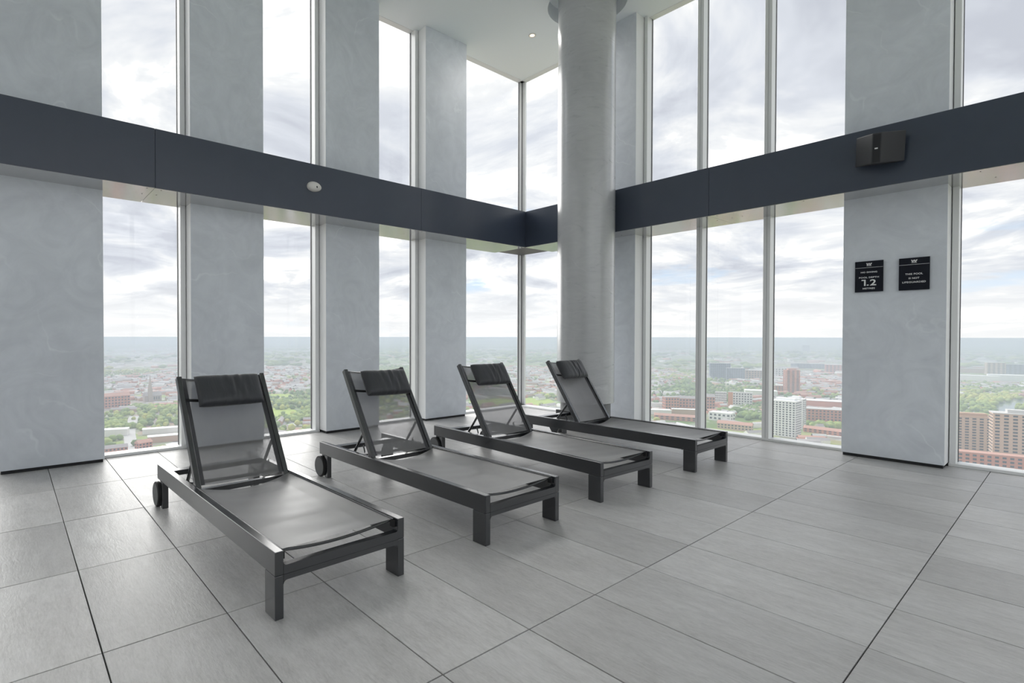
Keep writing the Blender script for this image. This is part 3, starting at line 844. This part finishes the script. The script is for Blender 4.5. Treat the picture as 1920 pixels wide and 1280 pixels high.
# right light
building('tower_block', 'red-brick tower block standing in the right light', 1477, 1497, 694, 736, 18, BRICK, REDTILE, .45, 15, 3, cap=.6)
building('office_block', 'white mid-rise block left of the red tower', 1452, 1477, 690, 706, 26, WHITE, GREYROOF, .2, 4, 6)
building('office_block', 'long pale blue-grey building to the right of the red tower', 1497, 1560, 682, 691, 30, BLUEGREY, GREYROOF, .0, 3, 16)
building('brick_office', 'pinkish brick block at the right edge of the right light', 1555, 1582, 684, 698, 40, BRICK, GREYROOF, .1, 4, 6)
building('tower_block', 'lone grey tower block far off near the horizon', 1507, 1516, 647, 661, 22, BLUEGREY, GREYROOF, .2, 12, 4)
building('tower_block', 'tall white tower block with rows of dark windows in the right light', 1452, 1485, 752, 818, 26, WHITE, WHITE, -.30, 15, 7, cap=.8)
building('tower_block', 'rear wing of the white tower block', 1478, 1500, 748, 803, 18, WHITE, WHITE, -.30, 15, 4, cap=.5)
building('apartment_block', 'orange and white low block left of the red tower', 1450, 1467, 723, 734, 12, ORANGE, GREYROOF, .3, 3, 4)
building('brick_mill', 'long red-brick mill beside the white tower', 1516, 1582, 768, 790, 26, BRICK, GREYROOF, .12, 4, 14)
building('brick_mill', 'smaller red-brick mill between the white tower and the long mill', 1500, 1524, 766, 777, 20, BRICK, SLATE, .1, 2, 6)
building('warehouse', 'white-roofed depot behind the red mills', 1506, 1578, 752, 762, 38, BRICK, WHITE, .05)
building('brick_terrace', 'pink-roofed terrace low in the right light', 1518, 1576, 806, 814, 10, BRICK, REDTILE, -.3, 2, 9, True)
# window right of the pier with the signs
building('tower_block', 'brown brick tower block just right of the pier with the signs', 1794, 1858, 782, 850, 22, TAN, BROWN, .28, 13, 9, cap=.45)
building('tower_block', 'tan brick tower block at the right edge of the photograph', 1892, 1948, 778, 878, 24, TAN, GREYROOF, .18, 16, 7, cap=.5, bands=False)
building('apartment_block', 'low brick apartment block at the foot of the brown tower', 1786, 1882, 850, 880, 15, BRICK, REDTILE, .15, 4, 14)
building('office_block', 'far tan tower block above the river bend', 1859, 1877, 680, 702, 24, TAN, GREYROOF, .3, 9, 4)
building('office_block', 'row of grey offices right of the far tan tower', 1882, 1916, 683, 701, 18, BLUEGREY, GREYROOF, .1, 5, 8)
building('warehouse', 'long brown warehouse left of the far tan tower', 1797, 1845, 691, 699, 20, BROWN, GREYROOF, .1)
building('warehouse', 'white warehouse with blue front above the tree belt', 1797, 1848, 704, 714, 26, WHITE, WHITE, .05)
building('warehouse', 'white warehouse above the river at the right edge', 1880, 1930, 704, 716, 50, WHITE, WHITE, .1)
building('shed', 'white shed between the two brown towers', 1858, 1892, 799, 810, 20, PALE, WHITE, .1)
building('shed', 'teal-roofed shed between the two brown towers', 1866, 1894, 838, 848, 22, PALE, TEAL, .3, gable=True)
# left wall
ch, cw, chh, ca = frame_at(272, 303, 752, 733, .3)
church = tag(empty('church', (ch.x, ch.y, GZ), ca), 'stone church with a tall thin spire seen through the leftmost window', 'church')
blocked.append((ch.x, ch.y, 34, 30))
MB().box(-18, 18, 0, 14, 0, 13).build('nave', STONE, church); MB().prism([(-1, 12.9), (15, 12.9), (7, 22)], 0, -18.5, 18.5).build('roof', SLATE, church)
MB().box(-11, -3, -5, 3, 0, 30).build('tower', STONE, church)
sp = MB(); sp.lathe([(4.6, 30), (.15, 62)], (-7, -1, 0), n=8); sp.build('spire', STONE, church)
q = MB()
for x in (1, 6, 11): q.box(x, x + 2.4, -.3, .1, 4, 10.5)
tag(q.build('windows', DARKWIN, church), kind='stuff')
building('brick_block', 'pink brick apartment block left of the church', 197, 238, 742, 764, 18, BRICK, REDTILE, .3, 4, 9, True)
building('shed', 'long white-roofed shed right of the road in the leftmost window', 277, 345, 803, 812, 16, PALE, WHITE, .0)
building('shed', 'brown-walled shed with white roof below the long shed', 286, 345, 817, 828, 16, BROWN, WHITE, .06)
building('shed', 'white shed at the left of the road in the leftmost window', 196, 232, 806, 818, 18, PALE, WHITE, -.2)
building('brick_terrace', 'red-roofed house right of the road at the foot of the leftmost window', 262, 284, 829, 841, 10, BRICK, REDTILE, .5, 2, 4, True)
building('brick_terrace', 'slate-roofed terrace left of the road at the foot of the leftmost window', 190, 232, 840, 852, 10, BRICK, SLATE, .1, 2, 8, True)
building('apartment_block', 'long pale apartment row seen through the third lounger backrest', 893, 958, 729, 741, 14, PALE, SLATE, .1, 4, 20)

def flat(name, label, mat, pts, z=.35, cat=None, kind='structure'):
    mb = MB(); P3 = [ground_at(*p) for p in pts]
    for p in P3: mb.v.append((p.x, p.y, GZ + z))
    mb.face(range(len(P3)))
    return tag(mb.build(name, mat), label, cat, kind=kind)
def ribbon(name, label, mat, centre, width, z):
    P3 = [Vector((p.x, p.y, 0)) for p in (ground_at(*c) for c in centre)]
    # resample smoothly
    pts = []
    for i in range(len(P3) - 1):
        p0, p1, p2, p3 = P3[max(i - 1, 0)], P3[i], P3[i + 1], P3[min(i + 2, len(P3) - 1)]
        for k in range(10):
            s = k / 10
            pts.append(.5 * ((2 * p1) + (p2 - p0) * s + (2 * p0 - 5 * p1 + 4 * p2 - p3) * s * s + (3 * p1 - p0 - 3 * p2 + p3) * s ** 3))
    pts.append(P3[-1]); mb = MB()
    for i, p in enumerate(pts):
        d = (pts[min(i + 1, len(pts) - 1)] - pts[max(i - 1, 0)]).normalized(); n = Vector((-d.y, d.x, 0)) * width / 2
        mb.v += [(p.x + n.x, p.y + n.y, GZ + z), (p.x - n.x, p.y - n.y, GZ + z)]
        if i: mb.face((2 * i - 2, 2 * i - 1, 2 * i + 1, 2 * i))
        if i % 3 == 0: blocked.append((p.x, p.y, width * .55 + 5, 0))
    return tag(mb.build(name, mat), label, kind='structure')
ribbon('road_1', 'pale road running away between houses in the leftmost window', ROADM, [(262, 870), (248, 838), (243, 815), (246, 795), (252, 780)], 16, .5)
ribbon('road_2', 'pale road curving between tree belts in the right window', ROADM, [(1806, 800), (1816, 772), (1826, 755), (1850, 742), (1880, 735), (1930, 728)], 26, .5)
ribbon('river', 'pale river bending through trees at the right edge', WATER, [(1990, 742), (1930, 750), (1895, 757), (1884, 766), (1895, 780), (1940, 800)], 34, .4)
flat('field_1', 'bright green playing field in the second window', FIELD, [(496, 766), (540, 763), (556, 770), (551, 784), (520, 782), (492, 780)])
for p in ((525, 773), (505, 773), (545, 773)): c = ground_at(*p); blocked.append((c.x, c.y, 34, 0))
flat('field_2', 'bright green field in the corner window', FIELD, [(880, 752), (930, 747), (985, 745), (1030, 748), (1046, 757), (1044, 770), (985, 766), (880, 764)])
for px in range(885, 1045, 12): c = ground_at(px, 756); blocked.append((c.x, c.y, 42, 0))
for name, lab, pts in (('field_3', 'pale green strip of open land in the second window', [(500, 739), (545, 738), (550, 744), (500, 746)]),):
    flat(name, lab, FIELD, pts); c = ground_at(522, 742); blocked.append((c.x, c.y, 40, 0))

B_ = np.array([(b[0], b[1], b[2]) for b in blocked])
def free_of(P, r):
    ok = np.ones(len(P), bool)
    for bx, by, br in B_: ok &= (P[:, 0] - bx) ** 2 + (P[:, 1] - by) ** 2 > (br + r) ** 2
    return ok
def lumps(P, k, seed):
    s = np.zeros(len(P)); r = np.random.RandomState(seed)
    for _ in range(9):
        a = r.uniform(0, 2 * np.pi); f = k * r.uniform(.5, 2.2); s += np.sin((P[:, 0] * np.cos(a) + P[:, 1] * np.sin(a)) * f + r.uniform(0, 6.3))
    return s / 3
A0 = math.atan2(ray(2060, 640).y, ray(2060, 640).x); A1 = math.atan2(ray(60, 640).y, ray(60, 640).x)
def sector(n, r0, r1):
    a = npr.uniform(A0, A1, n); r = np.sqrt(npr.uniform(r0 ** 2, r1 ** 2, n))
    return np.stack([r * np.cos(a), r * np.sin(a)], -1)
def poly_object(name, V, Fc, mats, mi, label, kind='stuff', smooth=False, cat=None):
    me = bpy.data.meshes.new(name); n = Fc.shape[1]
    me.vertices.add(len(V)); me.vertices.foreach_set('co', V.astype(np.float32).ravel())
    me.loops.add(Fc.size); me.loops.foreach_set('vertex_index', Fc.astype(np.int32).ravel())
    me.polygons.add(len(Fc)); me.polygons.foreach_set('loop_start', np.arange(len(Fc), dtype=np.int32) * n)
    me.polygons.foreach_set('material_index', mi.astype(np.int32))
    if smooth: me.polygons.foreach_set('use_smooth', np.ones(len(Fc), bool))
    for m in mats: me.materials.append(m)
    me.update(calc_edges=True); me.validate()
    return tag(link(name, me, ground), label, cat, kind=kind)
WIN_PX = [(190, 340), (490, 585), (705, 770), (870, 1050), (1195, 1310), (1322, 1436), (1448, 1580), (1790, 1930)]
def in_window(px, py):
    for a, b in WIN_PX:
        if a < px < b:
            return 650 < py < (884 - (px - 0) * .118 if px < 980 else 768 + (px - 985) * .128)
    return False
WHERE = ['the leftmost window', 'the second window of the left wall', 'the third window of the left wall', 'the corner windows', 'the first light of the three-light window', 'the middle light of the three-light window', 'the right light of the three-light window', 'the window right of the signs']
def where(px): return WHERE[[i for i, (a, b) in enumerate(WIN_PX) if a < px < b][0]]
# houses: unit gable house, 10 corners, split into quads only
HV = np.array([(-.5, 0, 0), (.5, 0, 0), (.5, 1, 0), (-.5, 1, 0), (-.5, 0, .62), (.5, 0, .62), (.5, 1, .62), (-.5, 1, .62), (-.5, .5, 1), (.5, .5, 1)], float)
HF = np.array([(0, 1, 5, 4), (1, 2, 6, 5), (2, 3, 7, 6), (3, 0, 4, 7), (4, 5, 9, 8), (6, 7, 8, 9), (5, 6, 9, 9), (7, 4, 8, 8)])
HMI = np.array([0, 0, 0, 0, 1, 1, 0, 0])
HOUSE_MATS = [(BRICK, SLATE), (BRICK, REDTILE), (BROWN, SLATE), (PALE, SLATE), (PALE, GREYROOF), (BRICK, GREYROOF)]
def house_mesh(i):
    wm, rm = HOUSE_MATS[i % len(HOUSE_MATS)]; ln = [22, 34, 48, 28, 40, 18][i % 6]
    mb = MB(); mb.v = [(x * ln, (y - .5) * 9, z * 9) for x, y, z in HV.tolist()]
    for f_, m_ in zip(HF.tolist(), HMI.tolist()):
        mb.m = m_; mb.face(f_ if f_[2] != f_[3] else f_[:3])
    return mb.mesh('terraced_houses', [wm, rm])
H_MESH = [house_mesh(i) for i in range(6)]
P = sector(4600, 610, 2700); d = lumps(P, 1 / 190., 3)
P = P[(d + npr.uniform(-.35, .35, len(P)) > -.35) & free_of(P, 12)]
ang = np.round(lumps(P, 1 / 900., 8) * 2.2) * .55
order = np.argsort(np.hypot(P[:, 0], P[:, 1])); P, ang = P[order], ang[order]
solo = []; single = 0; rest = []; HP = np.array([(p[0], p[1], a + (math.pi / 2 if k % 4 == 0 else 0), [22, 34, 48, 28, 40, 18][k % 6]) for k, (p, a) in enumerate(zip(P, ang))])
for k, (p, a) in enumerate(zip(P, ang)):
    px, py, _ = project(p[0], p[1], GZ + 5)
    if single < 230 and in_window(px, py) and all((p[0] - q[0]) ** 2 + (p[1] - q[1]) ** 2 > 46 ** 2 for q in solo):
        solo.append(p)
        o = link('house_row', H_MESH[k % 6]); o.location = (p[0], p[1], GZ); o.rotation_euler = (0, 0, a + (math.pi / 2 if k % 4 == 0 else 0))
        tag(o, ['slate-roofed brick', 'red-roofed brick', 'slate-roofed brown', 'slate-roofed pale', 'grey-roofed pale', 'grey-roofed brick'][k % 6] + ' house row far below, seen through ' + where(px), 'houses', 'house rows in the town below'); single += 1
    else: rest.append((p[0], p[1], a + (math.pi / 2 if k % 4 == 0 else 0), [22, 34, 48, 28, 40, 18][k % 6], 9, 9, k % 6))
P2 = sector(2600, 2700, 9000); d = lumps(P2, 1 / 420., 4); P2 = P2[(d > -.2) & free_of(P2, 30)]
for k, p in enumerate(P2): rest.append((p[0], p[1], rnd.uniform(0, 3), rnd.choice([40, 60, 90]), rnd.choice([14, 22]), rnd.uniform(8, 13), rnd.choice([0, 1, 2, 3, 3, 4, 4])))
rest = np.array(rest); n = len(rest); ca, sa = np.cos(rest[:, 2])[:, None], np.sin(rest[:, 2])[:, None]
X = HV[:, 0][None] * rest[:, 3:4]; Y = (HV[:, 1][None] - .5) * rest[:, 4:5]; Zv = HV[:, 2][None] * rest[:, 5:6]
V = np.stack([rest[:, 0:1] + X * ca - Y * sa, rest[:, 1:2] + X * sa + Y * ca, GZ + Zv], -1).reshape(-1, 3)
quads = HF[:6]; Fq = (quads[None] + (np.arange(n) * 10)[:, None, None]).reshape(-1, 4)
mats = [BRICK, BROWN, PALE, SLATE, REDTILE, GREYROOF]; wi = np.array([0, 0, 1, 2, 2, 0]); ri = np.array([3, 4, 3, 3, 5, 5]); kk = rest[:, 6].astype(int)
mi = np.stack([wi[kk]] * 4 + [ri[kk]] * 2, -1).ravel()
poly_object('distant_houses', V, Fq, mats, mi, 'countless tiny houses spread over the distant suburbs')

# trees
bm = bmesh.new(); bmesh.ops.create_icosphere(bm, subdivisions=2, radius=1); bm.verts.ensure_lookup_table()
IV = np.array([v.co[:] for v in bm.verts]); IF = np.array([[v.index for v in f.verts] for f in bm.faces]); bm.free()
bm = bmesh.new(); bmesh.ops.create_icosphere(bm, subdivisions=1, radius=1); bm.verts.ensure_lookup_table()
JV = np.array([v.co[:] for v in bm.verts]); JF = np.array([[v.index for v in f.verts] for f in bm.faces]); bm.free()
GREENS = [cm('far_leaves_deep', (.15, .22, .08)), cm('far_leaves_mid', (.23, .31, .10)), cm('far_leaves_light', (.33, .40, .12)), cm('far_leaves_yellow', (.46, .47, .14))]
def canopy(P, R, V0, F0, name, label, jitter=.22):
    n = len(P); J = 1 + npr.uniform(-jitter, jitter, (n, len(V0), 1))
    S = np.stack([R, R * npr.uniform(.85, 1.2, n), R * npr.uniform(.75, 1.05, n)], -1)[:, None, :]
    V = V0[None] * J * S; V[:, :, 0] += P[:, 0:1]; V[:, :, 1] += P[:, 1:2]; V[:, :, 2] += GZ + (R * .75)[:, None]
    Fc = (F0[None] + (np.arange(n) * len(V0))[:, None, None]).reshape(-1, 3)
    c = np.clip(np.round(lumps(P, 1 / 160., 21) * .9 + 1.2 + npr.uniform(-.9, .9, n)), 0, 3).astype(int)
    return poly_object(name, V.reshape(-1, 3), Fc, GREENS, np.repeat(c, len(F0)), label, smooth=True)
def off_houses(P, R):
    ok = np.ones(len(P), bool)
    for hx, hy, ha, hl in HP:
        dx, dy = P[:, 0] - hx, P[:, 1] - hy; lx = dx * math.cos(ha) + dy * math.sin(ha); ly = -dx * math.sin(ha) + dy * math.cos(ha)
        ok &= (np.abs(lx) > hl / 2 + R) | (np.abs(ly) > 4.5 + R)
    return ok
P = sector(20000, 600, 2700); d = lumps(P, 1 / 190., 3)
P = P[(d + npr.uniform(-.6, .6, len(P)) < .15) & free_of(P, 1.)]; R = npr.uniform(3.0, 6.2, len(P)); q_ = off_houses(P, R * .9); P, R = P[q_], R[q_]
dist = np.hypot(P[:, 0], P[:, 1]); order = np.argsort(dist); P, R = P[order], R[order]
T_MESH = []
for k in range(8):
    mb = MB(); J = 1 + npr.uniform(-.2, .2, (len(IV), 1)); mb.v = [tuple(x) for x in (IV * J * [1, 1.05, .92] + [0, 0, .95]).tolist()]
    for f_ in IF.tolist(): mb.face(f_)
    mb.v = mb.v; b0 = len(mb.v)
    T_MESH.append(mb.mesh('tree', GREENS[k % 4], smooth='all'))
keep = np.ones(len(P), bool); solo_h = solo; solo = []; single = 0
for k, (p, r) in enumerate(zip(P, R)):
    px, py, _ = project(p[0], p[1], GZ + 6)
    if single < 220 and in_window(px, py) and all((p[0] - q[0]) ** 2 + (p[1] - q[1]) ** 2 > (1.3 * (r + q[2])) ** 2 for q in solo) and all((p[0] - q[0]) ** 2 + (p[1] - q[1]) ** 2 > (30 + r) ** 2 for q in solo_h):
        solo.append((p[0], p[1], r))
        o = link('tree', T_MESH[k % 8]); o.location = (p[0], p[1], GZ); o.scale = (r, r, r); o.rotation_euler = (0, 0, k * 1.3); keep[k] = False; single += 1
        tag(o, ['dark green', 'mid green', 'light green', 'yellow-green'][k % 4] + ' tree far below, seen through ' + where(px), 'tree', 'trees in the town below')
canopy(P[keep], R[keep], JV, JF, 'tree_canopy', 'mass of green trees between the houses below')
# the tree belts that line the road and the river
belt = []
for a, b, nn, wd in (((1800, 745), (1848, 722), 60, 16), ((1828, 772), (1890, 735), 110, 22), ((1850, 785), (1885, 790), 40, 20), ((1890, 735), (1960, 725), 60, 20), ((1225, 735), (1312, 725), 90, 26), ((1225, 715), (1312, 700), 90, 30), ((1372, 775), (1432, 768), 60, 16), ((1392, 785), (1432, 780), 30, 12), ((1528, 800), (1572, 803), 30, 10), ((195, 795), (245, 805), 30, 8), ((240, 765), (335, 768), 60, 9), ((1010, 742), (1050, 747), 24, 9), ((500, 755), (580, 757), 40, 14), ((545, 790), (585, 775), 26, 10)):
    A, Bq = ground_at(*a), ground_at(*b)
    for k in range(int(nn * 1.7)):
        s = rnd.random(); belt.append((A.x + (Bq.x - A.x) * s + rnd.gauss(0, wd), A.y + (Bq.y - A.y) * s + rnd.gauss(0, wd)))
belt = np.array(belt); belt = belt[free_of(belt, -4.)]
canopy(belt, npr.uniform(3.8, 6.8, len(belt)), IV, IF, 'tree_belts', 'dense belts of trees beside road, river and fields')
P = sector(9000, 2700, 11000); d = lumps(P, 1 / 420., 4); P = P[(d < .35) & free_of(P, 5.)]
canopy(P, npr.uniform(9, 22, len(P)), JV * [1.3, 1.3, .55], JF, 'distant_woodland', 'distant woodland merging toward the horizon')
# low hills on the skyline
hb = MB()
for k, (px0, px1, hh) in enumerate(((150, 330, 70), (250, 620, 40), (1770, 2050, 60))):
    A, Bq = ground_at(px0, 640.5), ground_at(px1, 640.5)
    A = Vector((A.x, A.y, 0)).normalized() * 23500; Bq = Vector((Bq.x, Bq.y, 0)).normalized() * 23500; nn = 24; b0 = len(hb.v)
    for i in range(nn + 1):
        p = A.lerp(Bq, i / nn); z = hh * math.sin(math.pi * i / nn) ** .8 * (1 + .25 * math.sin(i * 1.7)); q_ = p * 1.04
        hb.v += [(p.x * .97, p.y * .97, GZ), (p.x, p.y, GZ + z), (q_.x, q_.y, GZ)]
        if i:
            a = b0 + 3 * i; hb.face((a - 3, a, a + 1, a - 2)); hb.face((a - 2, a + 1, a + 2, a - 1))
tag(hb.build('hills', GREENS[0], smooth='all'), 'low blue hills on the skyline', kind='structure')

# haze lying over the town
m, t = material('haze_air'); vs = t.n('ShaderNodeVolumeScatter', Color=(.58, .64, .72, 1), Density=4.8e-4)
vs.inputs['Anisotropy'].default_value = .0
va = t.n('ShaderNodeVolumeAbsorption', Color=(.58, .64, .72, 1), Density=4.8e-4)
t.n('ShaderNodeOutputMaterial', Volume=t.n('ShaderNodeAddShader', i0=vs.outputs[0], i1=va.outputs[0]).outputs[0])
hz = MB(); hz.box(-27000, 27000, -27000, 27000, GZ - 2, GZ + 130)
tag(hz.build('haze', m), 'pale haze lying over the distant town', kind='stuff')
